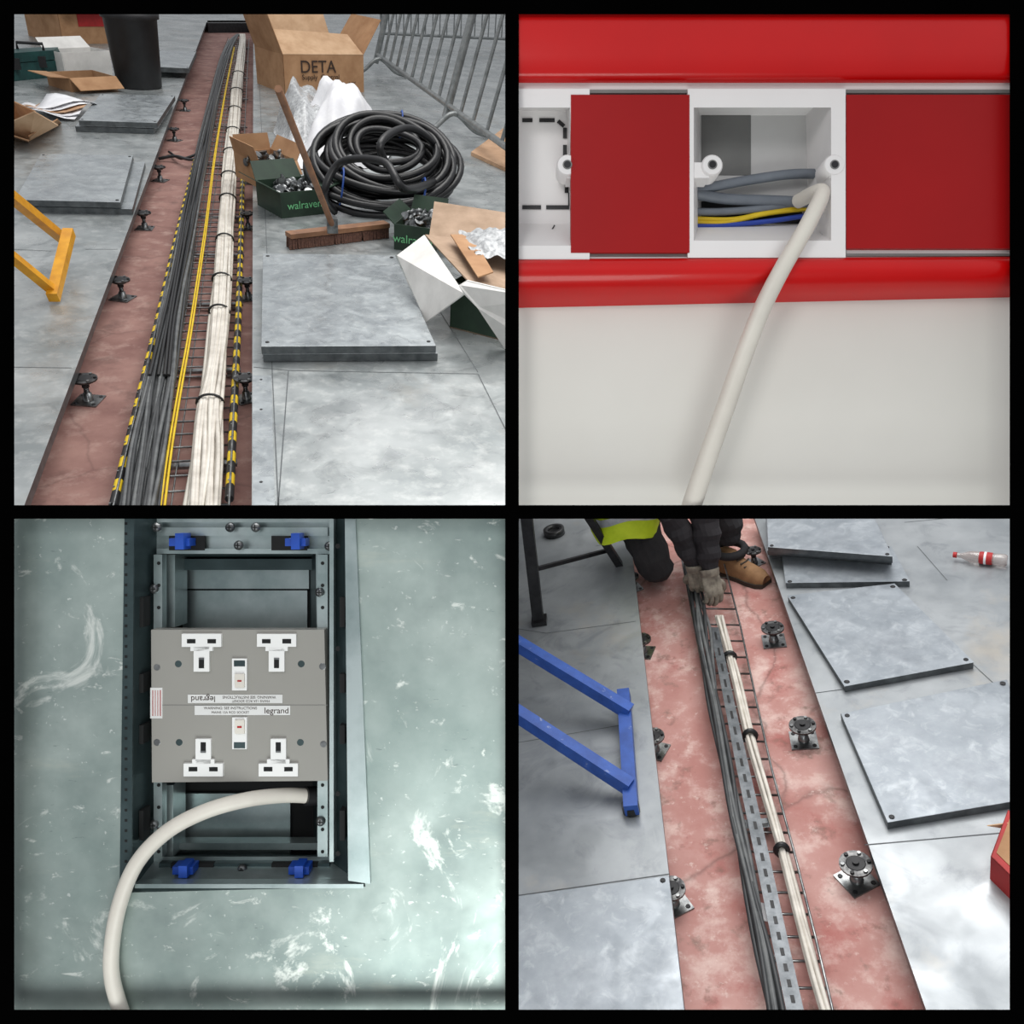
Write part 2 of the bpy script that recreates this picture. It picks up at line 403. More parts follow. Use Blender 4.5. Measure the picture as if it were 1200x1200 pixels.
g = Geo('open_cardboard_box', A)
g.poly([A(-10, 152, .1), A(34, 164, .04), A(68, 146, .12), A(40, 130, .3)], card2); g.poly([A(-10, 152, .0), A(34, 166, .0), A(34, 164, .1), A(-10, 150, .1)], card)
g.poly([A(16, 118, .3), A(42, 130, .28), A(30, 152, .02), A(-5, 148, .02)], card); g.poly([A(34, 166, .0), A(72, 144, .0), A(68, 140, .12), A(34, 160, .1)], card); g.done(solid=.008)
g = Geo('paper_sheets', A)
for k in range(5):
    c = A(62 + k * 5, 128 - k * 2, .05 + .012 * k); g.sheet([c + V((-.25, -.2, 0)), c + V((.2, -.25 + .05 * k, 0)), c + V((.25, .2, 0)), c + V((-.22, .25, 0))], 6, 6, paper if k != 2 else wood, lambda u, v: (0, 0, .03 * math.sin(u * 5 + k + v * 3)))
g.done(solid=.002)
g = Geo('tool_case', A)
a, b = A(10, 96), A(70, 90); H = A.ht(40, 92, 60); yv = V((0, .4, 0)); z = V((0, 0, 1))
g.prism([a, b, b + yv, a + yv], [a + z * H * .62, b + z * H * .62, b + yv + z * H * .62, a + yv + z * H * .62], teal)
i = (b - a) * .03
g.prism([a + z * H * .65 - i, b + z * H * .65 + i, b + yv + z * H * .65 + i, a + yv + z * H * .65 - i], [a + z * H + i, b + z * H - i, b + yv + z * H - i, a + yv + z * H + i], teal)
for t in (.2, .7): c = a.lerp(b, t) + z * H * .62; g.box(c + V((0, -.015, 0)), .09, .03, .1, black)
m_ = a.lerp(b, .45) + z * H; g.tube([m_ + V((-.12, .2, 0)), m_ + V((-.12, .2, .06)), m_ + V((.12, .2, .06)), m_ + V((.12, .2, 0))], .015, black)
g.done(bevel=.01)
g = Geo('power_drill_case', A); c = A(58, 44); g.box(c + V((0, .2, .18)), .3, .4, .34, black, .2); g.box(c + V((0, .2, .36)), .22, .3, .03, yel, .2)
g.tube([c + V((-.1, .2, .37)), c + V((-.08, .2, .46)), c + V((.08, .2, .46)), c + V((.1, .2, .37))], .02, black); g.done(bevel=.01)
g = Geo('black_bin', A); c = A(164, 102); s_ = A.ht(164, 102, 12); w = (A(193, 102) - A(137, 102)).length / 2
g.lathe(c, [(0, w * .86), (.01, w * .92), (s_ * .9, w * 1.08), (s_ * .91, w * 1.17), (s_, w * 1.19), (s_, w * 1.07), (s_ * .5, w * .97)], binm, 32); g.done()

# conduit coil
g = Geo('conduit_coil', A); c0 = A(450, 236)
for k in range(18):
    R = random.uniform(.33, .47) if k < 14 else random.uniform(.2, .32)
    tilt = math.radians(random.uniform(18, 27) if k < 14 else 28)
    off = V((random.uniform(-.04, .04), random.uniform(-.05, .05), .15 + .013 * k))
    pts = []
    for i in range(40):
        t = i * math.tau / 40; p = V((math.cos(t) * R * 1.03, math.sin(t) * R * .95, .02 * math.sin(2 * t + k)))
        pts.append(c0 + off + Matrix.Rotation(tilt, 3, 'X') @ p)
    g.tube(pts, .023, black, 8, closed=True)
g.tube(spline([A(392, 248, .02), A(380, 226, .18), A(400, 190, .35), A(450, 190, .42), A(475, 222, .3), A(516, 212, .15), A(500, 243, .03)], 8), .023, black, 8)
g.tube(spline([A(470, 215, .2), A(445, 172, .45), A(475, 150, .5), A(505, 165, .4), A(516, 195, .2)], 8), .023, black, 8)
for t in (3.9, 5.2, 1.2):
    p = c0 + V((math.cos(t) * .42, math.sin(t) * .4, .25 + .15 * math.sin(t))); g.tube([p + V((math.cos(a) * .02, math.sin(a) * .09, math.cos(a) * .12)) for a in [i * math.tau / 12 for i in range(12)]], .006, blue, 6, closed=True)
g.done()
# papers / plastic draped between box and coil
g = Geo('plastic_sheet_bundle', A)
def mound(u0, v0, u1, v1, base, h, mt, seed):
    a, b = A(u0, v1), A(u1, v1); c, d = A(u1, v0), A(u0, v0); random.seed(seed); ph = [random.random() * 6 for _ in range(4)]
    g.sheet([a, b, c, d], 26, 18, mt, lambda u, v: (.04 * math.sin(9 * v + ph[0]), .03 * math.sin(11 * u + ph[1]), max(0.004, (h * (min(1, 3.2 * min(u, 1 - u))) * (min(1, 3.5 * min(v, 1 - v)) ** .7) * (.8 + .2 * math.sin(7 * u + ph[2])) + .05 * h * math.sin(31 * u + 5 * v + ph[3]) + .05 * h * math.sin(23 * v - 9 * u)))))
mound(326, 138, 398, 182, 0, .42, poly, 2); mound(345, 148, 460, 198, 0, .46, paper, 5); mound(336, 122, 402, 140, 0, .26, poly, 8)
g.done(recalc=False)
random.seed(11)
def fittings(name, fr, c, w, d, n, mt=steel):
    g = Geo(name, fr)
    for k in range(n):
        p = c + V((random.uniform(-w, w), random.uniform(-d, d), random.uniform(0, .05))); a = V((random.uniform(-1, 1), random.uniform(-1, 1), random.uniform(-.5, 1))).normalized()
        g.lathe(p, [(0, .018), (.02, .018), (.021, .028), (.035, .028)], mt, 8, a)
    g.done()
for nm, fl, fr_, dp, vt, mo, fp in (('cardboard_box', (307, 222), (350, 218), .4, 192, card, (-40, 60, 80, 75)), ('green_carton', (330, 256), (384, 250), .34, 226, greenb, (None, 15, 50, 30)),
                                ('green_carton', (462, 292), (506, 298), .34, 262, greenb, (None, 10, 60, 40))):
    g, ba, tp, H, x, y = carton(nm, A, fl, fr_, dp, vt, mo, card, fp, .4); ob = g.done(solid=.005)
    if mo is greenb: facetext('walraven', .5, .45, .065, inkg, ob, ba, tp)
    fittings('metal_fittings', A, (tp[0] + tp[2]) / 2 - V((0, 0, .05)), .11, .12, 40)
g, ba, tp, H, x, y = carton('white_carton', A, (527, 384), (640, 412), .4, 330, greenb, cardi, (None, None, None, None), .6)
z = V((0, 0, 1))
g.poly([A(466, 300, .22), A(500, 378, .04), A(545, 345, .24), A(498, 276, .30)], cardw)
g.poly([A(545, 345, .24), A(538, 334, .28), A(548, 328, .30), A(640, 350, .3), A(640, 412, .05), A(592, 408, .01), A(560, 360, .2)], cardw)
g.poly([A(503, 276, .25), A(509, 236, .34), A(600, 250, .34), A(596, 290, .25)], cardi)
g.poly([A(498, 276, .27), A(548, 330, .27), A(640, 350, .2), A(600, 288, .2)], cardi)
g.poly([A(528, 276, .3), A(552, 276, .3), A(578, 320, .3), A(560, 326, .3)], card)
g.done(solid=.006)
random.seed(3)
g = Geo('plastic_bag', A)
a, b = A(556, 300, .3), A(640, 304, .3)
g.sheet([a, b, b + V((0, .4, 0)), a + V((0, .4, 0))], 22, 14, poly, lambda u, v: (.01 * math.sin(20 * v), 0, .06 * math.sin(math.pi * u) * math.sin(math.pi * v) + .01 * math.sin(25 * u + 8 * v) + .008 * math.sin(31 * v)))
g.done(recalc=False)
g = Geo('broom', A)
a, b = A(342, 293), A(457, 279); hh = V((0, 0, .085)); d = (b - a).normalized(); n = V((-d.y, d.x, 0))
nb = 60
for i in range(nb):
    for j in range(3):
        p = a.lerp(b, (i + .5) / nb) + n * (.015 + .022 * j)
        g.tube([p + V((0, 0, .062)), p + V((random.uniform(-.008, .008), -.012 + .01 * j, .001))], [.007, .009], brist, 5)
g.prism([a + V((0, 0, .06)), b + V((0, 0, .06)), b + n * .075 + V((0, 0, .06)), a + n * .075 + V((0, 0, .06))], [a + hh, b + hh, b + n * .075 + hh, a + n * .075 + hh], broomw)
m_ = a.lerp(b, .44) + n * .035 + hh
top = A(326, 104, .95)
g.tube([m_, m_ + (top - m_) * .5, top], .016, broomw, 10)
g.box(m_ + (top - m_).normalized() * .04, .06, .05, .08, steel)
g.done()
# crowd barrier
g = Geo('crowd_barrier', A)
a, b = A(438, 84), A(640, 250); z = V((0, 0, 1)); N = 16; lean = V((.25, 0, 0))
for h in (.2, 1.5): g.tube([a + z * h + lean * h, b + z * h + lean * h], .028, bary, 10)
for i in range(1, N): p = a.lerp(b, i / N); g.tube([p + z * .2 + lean * .2, p + z * 1.5 + lean * 1.5], .017, bary, 8)
d = (b - a).normalized(); n = V((-d.y, d.x, 0))
for t in (.0, .56, 1): p = a.lerp(b, t); g.tube([p + z * .1 + lean * .1, p + (z + lean) * 1.55], .038, bary, 10)
for t in (.06, .62):
    p = a.lerp(b, t); g.tube(spline([p - n * .35 + z * .022, p - n * .2 + z * .06, p + z * .2, p + n * .2 + z * .06, p + n * .35 + z * .022], 5), .024, bary, 8)
g.done()
g = Geo('crowd_barrier', A)
a, b = A(447, 52), A(640, 60)
for h in (.16, 1.2): g.tube([a + z * h, b + z * h], .022, bary, 8)
for i in range(1, 24): p = a.lerp(b, i / 24); g.tube([p + z * .16, p + z * 1.2], .01, bary, 6)
for t in (0, 1): p = a.lerp(b, t); g.tube([p + z * .0, p + z * 1.3], .022, bary, 8)
g.done()
g = Geo('plywood_offcut', A); g.slab([(552, 178), (600, 200), (630, 170), (590, 150)], .001, .03, wood); g.done()
g = Geo('yellow_trestle', A)
def sqtube(g, p, q, w, mt, ends=True):
    g.tube([p, q], w * .72, mt, 4, smooth=False)
sqtube(g, A(-30, 195, .62), A(78, 283, .12), .04, yel)
sqtube(g, A(-30, 265, .40), A(62, 340, .05), .036, yel)
sqtube(g, A(81, 272, .2), A(62, 349, .03), .046, yel)
g.done()

# ================================================================== PANEL B : near trench with the installer
TB = -.12
g = Geo('floor', B)
g.slab([(560, 598), (735, 598), (804, 1200), (560, 1200)], -.03, 0, galv4, edge)
g.slab([(881, 598), (1300, 598), (1300, 1200), (1091, 1200)], -.03, 0, galv4, edge)
for a, b in (((608, 1049), (785, 1024)), ((608, 870), (726, 850)), ((640, 742), (745, 728)), ((608, 737), (640, 742)), ((1013, 990), (1184, 975)), ((905, 655), (918, 653)), ((1060, 612), (1184, 600)), ((1075, 640), (1110, 680)), ((1040, 686), (1180, 815)), ((955, 812), (1000, 806)), ((698, 640), (735, 632))):
    seam(g, a, b, .003)
g.done()
g = Geo('concrete_subfloor', B); g.slab([(640, 590), (960, 590), (1200, 1240), (720, 1240)], TB - .03, TB, conc4); g.done()
for u, v in ((907, 752), (942, 868), (1004, 1032)): pedestal(B, u, v, TB, -.03, .95)
for u, v in ((754, 765), (768, 880), (790, 1060)): pedestal(B, u, v, TB, -.03, .9)
for u, v in ((742, 690), (884, 660)): pedestal(B, u, v, TB, -.03, .8)
g = Geo('steel_cable_tray', B); BH = TB + .045
rb = [(1210, 912, 976), (1100, 888, 950), (1000, 866, 925), (900, 846, 898), (820, 830, 880), (735, 814, 862), (650, 798, 840)]
for i in range(26):
    t = i / 25; v = lerp(1200, 640, t ** .8); a, b = rowx(rb, v)
    g.tube([B(a, v, BH + .03), B(a, v, BH), B(b + 6, v + 1, BH), B(b + 6, v + 1, BH + .03)], .0042, steel, 6)
for o in (0, 1):
    for hh in (0, .03): g.tube([B(r[1 + o] + (6 if o else 0), r[0], BH + hh) for r in rb], .0042, steel, 6)
ch = [(1210, 927, 948), (1100, 904, 923), (1000, 884, 901), (900, 863, 878), (820, 848, 860), (735, 832, 842)]
def chp(v, t, h): a, b = rowx(ch, v); return B(lerp(a, b, t), v, h)
chm = mat('galv_channel', (112, 116, 120), (82, 86, 90), 30, .4, .5)
vs = [1200, 1100, 1000, 900, 820, 735]
for va, vb in zip(vs, vs[1:]):
    g.prism([chp(va, 0, BH + .03), chp(va, 1, BH + .03), chp(vb, 1, BH + .03), chp(vb, 0, BH + .03)], [chp(va, 0, BH + .042), chp(va, 1, BH + .042), chp(vb, 1, BH + .042), chp(vb, 0, BH + .042)], chm)
for k in range(24):
    v = 1175 - k * 18.5
    if v < 745: break
    g.poly([chp(v, .38, BH + .043), chp(v, .62, BH + .043), chp(v - 9, .62, BH + .043), chp(v - 9, .38, BH + .043)], dark)
g.prism([B(858, 972, BH - .01), B(905, 969, BH - .01), B(903, 958, BH - .01), B(858, 962, BH - .01)], [B(858, 972, BH), B(905, 969, BH), B(903, 958, BH), B(858, 962, BH)], chm)
for u in (866, 892): g.poly([B(u, 969, BH + .001), B(u + 8, 968, BH + .001), B(u + 8, 964, BH + .001), B(u, 965, BH + .001)], dark)
for u, v in ((870, 967), (898, 965), (905, 1120), (945, 1110), (838, 830), (872, 826)):
    p = B(u, v, BH); g.tube([V((p.x, p.y, TB)), p], .006, steel, 6)
g.done()
g = Geo('dark_cable_run', B)
rc = [(1210, 905, 926), (1120, 887, 904), (1040, 872, 886), (960, 857, 870), (900, 846, 858), (830, 831, 844), (780, 822, 836), (735, 815, 832), (700, 808, 824), (660, 802, 816)]
bundle(g, rc, 5, BH + .045, .0075, [greyc, greyc2, greyc2], .5, 2); g.done()
g = Geo('white_cable_run', B)
rv = [(1210, 969, 981), (1140, 949, 962), (1060, 927, 940), (996, 910, 922), (930, 892, 904), (862, 873, 885), (800, 857, 869), (760, 847, 858), (722, 838, 849)]
bundle(g, rv, 3, BH + .012, .007, [whitec], .15, 2)
for v in (996, 862, 770):
    a, b = rowx(rv, v); p, q = B(a - 1, v, BH + .02), B(b + 1, v, BH + .02); c = (p + q) / 2; w = (q - p).length / 2
    g.tube([c + V((math.cos(t) * w, 0, math.sin(t) * .024)) for t in [i * math.tau / 14 for i in range(14)]], .009, black, 6, closed=True)
g.done()
g = Geo('cable_label_tag', B); g.slab([(877, 1075), (900, 1080), (902, 1060), (882, 1055)], TB + .05, TB + .052, paper); g.slab([(882, 1072), (890, 1074), (892, 1064), (885, 1062)], TB + .052, TB + .053, redp); g.done()

plates('steel_floor_plate', B, [(990, 804), (1141, 776), (1048, 684), (923, 698)], 1, .028, slabm4)
plates('steel_floor_plate', B, [(1040, 964), (1230, 932), (1180, 796), (985, 836)], 1, .028, slabm4)
plates('steel_floor_plate', B, [(921, 683), (1066, 681), (1044, 640), (916, 645)], 1, .028, slabm4)
plates('steel_floor_plate', B, [(900, 641), (1046, 652), (1020, 596), (898, 596)], 3, .026, slabm4, [(-1, 4), (0, 2), (0, 0)], h0=.03)
plates('steel_floor_plate', B, [(560, 1200), (804, 1200), (784, 1026), (560, 1056)], 1, .012, slabm4)
# bottle lying on its side
g = Geo('plastic_bottle', B); c = B(1117, 650, .03); ax = (B(1172, 656, .03) - c).normalized()
clear = mat('clear_plastic', (225, 218, 214), (205, 190, 186), 20, .1, 0, 0, trans=.75)
q = .82
g.lathe(c + ax * .014, [(0, .011 * q), (.02 * q, .012 * q), (.06 * q, .028 * q), (.085 * q, .031 * q), (.11 * q, .029 * q)], clear, 20, ax)
g.lathe(c, [(0, .015 * q), (.018 * q, .015 * q)], redp, 16, ax)
g.lathe(c + ax * .1, [(0, .0305 * q), (.006, .0325 * q), (.045, .0325 * q), (.05, .0305 * q)], redp, 20, ax)
g.lathe(c + ax * .118, [(0, .0329 * q), (.009, .0329 * q)], paper, 20, ax)
g.lathe(c + ax * .148, [(0, .031 * q), (.012, .029 * q), (.03, .032 * q), (.048, .031 * q), (.055, .024 * q)], clear, 20, ax)
g.done()
g = Geo('red_carton', B); a, b = B(1160, 1030), B(1200, 1070); c, d = B(1215, 1000), B(1180, 975); H = .09
g.prism([a, b, c, d], [p + V((0, 0, H)) for p in (a, b, c, d)], redp)
g.poly([p + V((0, 0, H + .002)) for p in (a.lerp(c, .12), b.lerp(d, .12), c.lerp(a, .12), d.lerp(b, .12))], card)
g.poly([B(1157, 968, .08), B(1200, 975, .05), B(1205, 962, .1)], card2); g.done(solid=.003)
g = Geo('black_work_stand', B)
ap = B(645, 560, .75)
sqtube(g, B(631, 728, .0), B(612, 560, .72), .05, dark); sqtube(g, B(726, 662), B(660, 560, .6), .034, dark); sqtube(g, B(598, 640), B(612, 560, .72), .03, dark)
sqtube(g, B(624, 668, .25), B(712, 645, .08), .018, dark); g.box(B(632, 727, .012), .07, .07, .02, black)
g.prism([ap + V((-.25, -.2, 0)), ap + V((.2, -.2, 0)), ap + V((.2, .2, 0)), ap + V((-.25, .2, 0))], [ap + V((-.25, -.2, .03)), ap + V((.2, -.2, .03)), ap + V((.2, .2, .03)), ap + V((-.25, .2, .03))], dark)
g.done()
g = Geo('tape_roll', B); c = B(650, 626); g.lathe(c, [(0.001, .04), (.001, .058), (.035, .058), (.035, .035), (.02, .033)], black, 28); g.done()
g = Geo('blue_trestle', B)
sqtube(g, B(560, 726, .35), B(738, 834, .07), .045, blue); sqtube(g, B(560, 806, .3), B(738, 922, .05), .045, blue)
sqtube(g, B(731, 812, .06), B(740, 950, .03), .046, blue); g.lathe(B(740, 950, .002), [(0, .03), (.03, .03)], black, 12); g.done()

# ------------------------------------------------ installer
vest = mat('hi_vis_vest', (212, 232, 48), (190, 214, 30), 12, .7)
trou = mat('black_trousers', (44, 42, 44), (28, 27, 30), 9, .9, 0, .4)
jack = mat('black_jacket', (40, 36, 39), (26, 23, 27), 9, .85, 0, .4)
skin = mat('skin', (205, 160, 135), (190, 142, 118), 9, .6)
glove = mat('work_glove', (150, 142, 128), (110, 102, 92), 30, .9, 0, .3)
tan = mat('tan_boot', (158, 120, 84), (126, 92, 62), 14, .8, 0, .3)
sole = mat('boot_sole', (60, 52, 44), None, 14, .8)
hairm = mat('hair', (62, 44, 32), (44, 30, 22), 60, .9)
J = {'pel': ((-.02, 3.86, .34), .16), 'sp': ((-.01, 3.80, .54), .15), 'ch': ((.05, 3.66, .76), .16), 'nk': ((.08, 3.55, .93), .06), 'hd0': ((.09, 3.50, 1.0), .075), 'hd1': ((.1, 3.44, 1.1), .1), 'hd2': ((.1, 3.43, 1.18), .07),
     'rh': ((-.08, 3.80, .26), .12), 'rk': ((.0, 3.57, -.02), .088), 'rm': ((-.01, 3.78, -.045), .068), 'ra': ((-.03, 3.99, -.06), .045), 'rt': ((-.03, 4.12, -.085), .032),
     'lh': ((.12, 3.80, .30), .115), 'lk': ((.33, 3.66, .34), .095), 'lm': ((.355, 3.68, .15), .085), 'la': ((.36, 3.65, .03), .066), 
     'ls': ((.24, 3.60, .84), .08), 'le': ((.25, 3.44, .50), .075), 'lf': ((.235, 3.37, .28), .066), 'lw': ((.222, 3.30, .10), .042),
     'rs': ((-.12, 3.62, .84), .08), 're': ((.06, 3.42, .50), .07), 'rf': ((.13, 3.38, .28), .06), 'rw': ((.165, 3.35, .11), .038)}
E = [('pel', 'sp'), ('sp', 'ch'), ('ch', 'nk'), ('nk', 'hd0'), ('hd0', 'hd1'), ('hd1', 'hd2'), ('pel', 'rh'), ('rh', 'rk'), ('rk', 'rm'), ('rm', 'ra'), ('ra', 'rt'), ('pel', 'lh'), ('lh', 'lk'), ('lk', 'lm'), ('lm', 'la'),
     ('ch', 'ls'), ('ls', 'le'), ('le', 'lf'), ('lf', 'lw'), ('ch', 'rs'), ('rs', 're'), ('re', 'rf'), ('rf', 'rw')]
def skinmesh(pts, rad, edges, root=0, sub=2):
    me = bpy.data.meshes.new('t'); me.from_pydata([tuple(p) for p in pts], edges, [])
    ob = bpy.data.objects.new('t', me); scene.collection.objects.link(ob)
    md = ob.modifiers.new('s', 'SKIN'); md.use_smooth_shade = True
    for i, sv in enumerate(me.skin_vertices[0].data): sv.radius = (rad[i], rad[i]); sv.use_root = (i == root)
    sb = ob.modifiers.new('u', 'SUBSURF'); sb.levels = sub; sb.render_levels = sub
    dg = bpy.context.evaluated_depsgraph_get(); dg.update()
    out = bpy.data.meshes.new_from_object(ob.evaluated_get(dg)); bpy.data.objects.remove(ob)
    return out
keys = list(J)
me = skinmesh([J[k][0] for k in keys], [J[k][1] for k in keys], [(keys.index(a), keys.index(b)) for a, b in E])
g = Geo('kneeling_electrician', B)
vs = [v.co.copy() for v in me.vertices]
for i, v in enumerate(vs):
    if v.z < .9: vs[i] = v + V((math.sin(v.z * 70 + v.x * 25), math.sin(v.z * 60 + v.y * 30), 0)) * .006
for p in me.polygons:
    c = p.center; m_ = trou
    armd = min((c - V(J[k][0])).length for k in ('ls', 'le', 'lf', 'lw', 'rs', 're', 'rf', 'rw', 'ch')); 
    legd = min((c - V(J[k][0])).length for k in ('lk', 'lm', 'la', 'lh', 'rh', 'pel', 'rk'))
    if c.z > .93: m_ = skin
    elif armd < legd: m_ = jack
    if m_ is jack and c.y > 3.5 and -.12 < c.x < .22 and c.z > .6: m_ = vest
    if c.y > 3.95 and c.z < 0: m_ = tan
    g.add([vs[i] for i in p.vertices], [list(range(len(p.vertices)))], m_, True)
cs = [(V((.02, 3.74, .80)), .2, .17), (V((-.03, 3.80, .55)), .2, .18), (V((-.085, 3.80, .36)), .19, .2), (V((-.12, 3.76, .18)), .175, .19)]
vv = []; n_ = 28
for c, rx, ry in cs:
    for k in range(n_):
        t = k * math.tau / n_; w = 1 + .05 * math.sin(5 * t)
        vv.append(c + V((math.cos(t) * rx * w, math.sin(t) * ry * w, .02 * math.sin(3 * t))))
g.add(vv, [[i * n_ + k, i * n_ + (k + 1) % n_, (i + 1) * n_ + (k + 1) % n_, (i + 1) * n_ + k] for i in range(3) for k in range(n_)], vest, True)
strip = mat('reflective_strip', (196, 200, 205), (170, 175, 180), 20, .3, .3)
def band(c, rx, ry, h):
    o = []
    for z_ in (-h / 2, h / 2):
        for k in range(28):
            t = k * math.tau / 28; w = 1 + .05 * math.sin(5 * t); o.append(V(c) + V((math.cos(t) * rx * w, math.sin(t) * ry * w, z_ + .02 * math.sin(3 * t))))
    g.add(o, [[k, (k + 1) % 28, 28 + (k + 1) % 28, 28 + k] for k in range(28)], strip, True)
band((-.1, 3.785, .29), .195, .206, .04)
hc = V((.1, 3.43, 1.11))
g.lathe(hc + V((0, .03, .0)), [(-.03, .105), (.03, .112), (.07, .1), (.105, .06), (.12, .01)], hairm, 20)
g.lathe(hc + V((0, -.1, -.02)), [(-.02, .012), (.02, .008)], skin, 8)
for sx in (-1, 1):
    g.lathe(hc + V((sx * .035, -.092, .005)), [(-.006, .004), (0, .01), (.006, .004)], strip, 10)
    g.lathe(hc + V((sx * .035, -.102, .005)), [(-.003, .002), (0, .004), (.003, .002)], black, 8)
    g.lathe(hc + V((sx * .105, .0, -.01)), [(-.03, .006), (0, .015), (.03, .01)], skin, 8)
g.box(hc + V((0, -.095, -.06)), .045, .01, .008, redp)
bx = V((.355, 3.64, TB)); RB = Matrix.Rotation(math.radians(42), 3, 'Z')
secs = [(.08, .034, .05), (.07, .043, .11), (.03, .05, .13), (-.02, .05, .125), (-.06, .048, .092), (-.12, .052, .07), (-.17, .048, .058), (-.20, .03, .035)]
vv = []
for y_, w, h in secs:
    vv += [bx + RB @ V((math.cos(t) * w, y_, .018 + max(0, math.sin(t)) * h)) for t in [k * math.pi / 8 for k in range(9)]]
fs = [[i * 9 + k, i * 9 + k + 1, (i + 1) * 9 + k + 1, (i + 1) * 9 + k] for i in range(len(secs) - 1) for k in range(8)]
g.add(vv, fs + [list(range(9)), [63 + k for k in range(9)][::-1]], tan, True)
ol = [bx + RB @ V((w + .006, y_, 0)) for y_, w, h in secs] + [bx + RB @ V((-w - .006, y_, 0)) for y_, w, h in secs[::-1]]
g.prism(ol, [p + V((0, 0, .022)) for p in ol], sole)
for k in range(4): g.tube([bx + RB @ V(q_) for q_ in ((-.03, -.04 - .02 * k, .12 - .012 * k), (0, -.05 - .02 * k, .128 - .014 * k), (.03, -.04 - .02 * k, .12 - .012 * k))], .004, sole, 6)
g.tube([bx + V((math.cos(t) * .07, .015 + math.sin(t) * .07, .13)) for t in [k * math.tau / 16 for k in range(16)]], .02, trou, 8, closed=True)
def hand(w, fdir, pdir, side, grip=1.0, s=1.15):
    w = V(w); f = V(fdir).normalized(); p = V(pdir); p = (p - f * p.dot(f)).normalized(); sd = f.cross(p) * side
    pts = [w - f * .03, w + f * .02 * s, w + f * .06 * s, w + f * .085 * s]
    for q, rr in ((-.021, .02), (0, .022), (.021, .02)):
        m = skinmesh([pts[0] + sd * q * .5, pts[1] + sd * q * s, pts[2] + sd * q * s, pts[3] + sd * q * s], [.022 * s, .02 * s, rr * s * .9, .014 * s], [(0, 1), (1, 2), (2, 3)], 0, 2)
        g.add([v.co.copy() for v in m.vertices], [list(x.vertices) for x in m.polygons], glove, True)
    for k, (L, off) in enumerate(((.074, .031), (.083, .0105), (.077, -.0105), (.06, -.031))):
        base = w + f * (.075 - .004 * abs(k - 1)) * s + sd * off * s; cur = base; an = 0; ch = [base - f * .015 * s, base]; 
        for sg, bend in ((.45, 35), (.32, 50), (.23, 45)):
            an += math.radians(bend) * grip; cur = cur + (f * math.cos(an) + p * math.sin(an)) * L * sg * s; ch.append(cur)
        m = skinmesh(ch, [.0105 * s, .0105 * s, .0098 * s, .009 * s, .0078 * s], [(i, i + 1) for i in range(4)], 0, 2)
        g.add([v.co.copy() for v in m.vertices], [list(x.vertices) for x in m.polygons], glove, True)
    b = w + f * .02 * s + sd * .025 * s
    ch = [b, b + (sd * .8 + f * .6 + p * .3).normalized() * .035 * s]; ch.append(ch[-1] + (f * .8 + p * .5 + sd * .2).normalized() * .03 * s); ch.append(ch[-1] + (f * .6 + p * .9 - sd * .2).normalized() * .024 * s)
    m = skinmesh(ch, [.015 * s, .0125 * s, .011 * s, .009 * s], [(0, 1), (1, 2), (2, 3)], 0, 2)
    g.add([v.co.copy() for v in m.vertices], [list(x.vertices) for x in m.polygons], glove, True)
    g.lathe(w - f * .035, [(0, .045), (.03, .042), (.034, .034)], glove, 14, f)
hand(J['lw'][0], (.05, -.45, -1), (-.4, .9, -.2), 1, .8, 1.15)
hand(J['rw'][0], (.0, -.1, -1), (.3, .9, -.2), -1, .9, 1.1)
g.done(recalc=False)

# ================================================================== PANEL C : dado trunking with open back box
red = mat('red_gloss', (204, 8, 10), (190, 4, 6), 3, .34, 0, 0, coat=.2, spec=.3)
redf = mat('red_cover', (160, 10, 14), (150, 7, 10), 3, .45, 0, 0, spec=.25); overlay(redf, (215, 140, 140), 60, .73, .77, .6)
upvc = mat('white_upvc', (234, 231, 230), (226, 223, 222), 4, .4)
boxin = mat('box_interior', (196, 195, 194), (180, 179, 178), 4, .5)
wallm = mat('painted_wall', (222, 219, 212), (216, 213, 206), 3, .6, 0, .02)
gstrip = mat('grey_gasket', (128, 128, 126), None, 9, .6)
g = Geo('wall_back', P); g.pbox(596, 330, 1200, 604, -.05, -.03, wallm); g.done()
g = Geo('dado_trunking', P)
def loft(profL, profR, mt):
    a = [P(600, v, h) for v, h in profL]; b = [P(1204, v, h) for v, h in profR]; k = len(a)
    g.add(a + b, [[i, i + 1, k + i + 1, k + i] for i in range(k - 1)], mt, True)
topc = [(-60, -.03), (-30, .005), (0, .018), (30, .024), (60, .024), (84, .021), (93, .016), (98, .004)]
loft(topc, topc, red)
botL = [(303, .004), (305, .014), (312, .018), (325, .016), (338, .006), (350, -.01), (361, -.03)]
botR = [(300, .004), (302, .014), (308, .018), (319, .016), (330, .006), (340, -.01), (348, -.03)]
loft(botL, botR, red)
g.pbox(600, 97, 1200, 107, -.03, .006, upvc); g.pbox(600, 292, 1200, 304, -.03, .006, upvc)
g.pbox(668, 105, 1200, 109, -.01, .008, gstrip); g.pbox(690, 297, 1200, 300, -.01, .008, gstrip)
def frame4(o, i, h0, h1, mt, hi=None):
    oo = [P(u, v, h1) for u, v in o]; ii = [P(u, v, h1) for u, v in i]
    g.add(oo + ii, [[k, (k + 1) % 4, 4 + (k + 1) % 4, 4 + k] for k in range(4)], mt)
    ob = [V((p.x, p.y, h0)) for p in oo]; ib = [P(u, v, h0) for u, v in (hi or i)]
    g.add(oo + ob, [[k, (k + 1) % 4, 4 + (k + 1) % 4, 4 + k] for k in range(4)], mt)
    g.add(ii + ib, [[k, (k + 1) % 4, 4 + (k + 1) % 4, 4 + k] for k in range(4)], mt)
frame4([(806, 104), (991, 104), (991, 302), (806, 302)], [(813, 126), (974, 126), (974, 282), (813, 282)], -.055, .012, upvc, [(820, 122), (944, 126), (948, 262), (819, 262)])
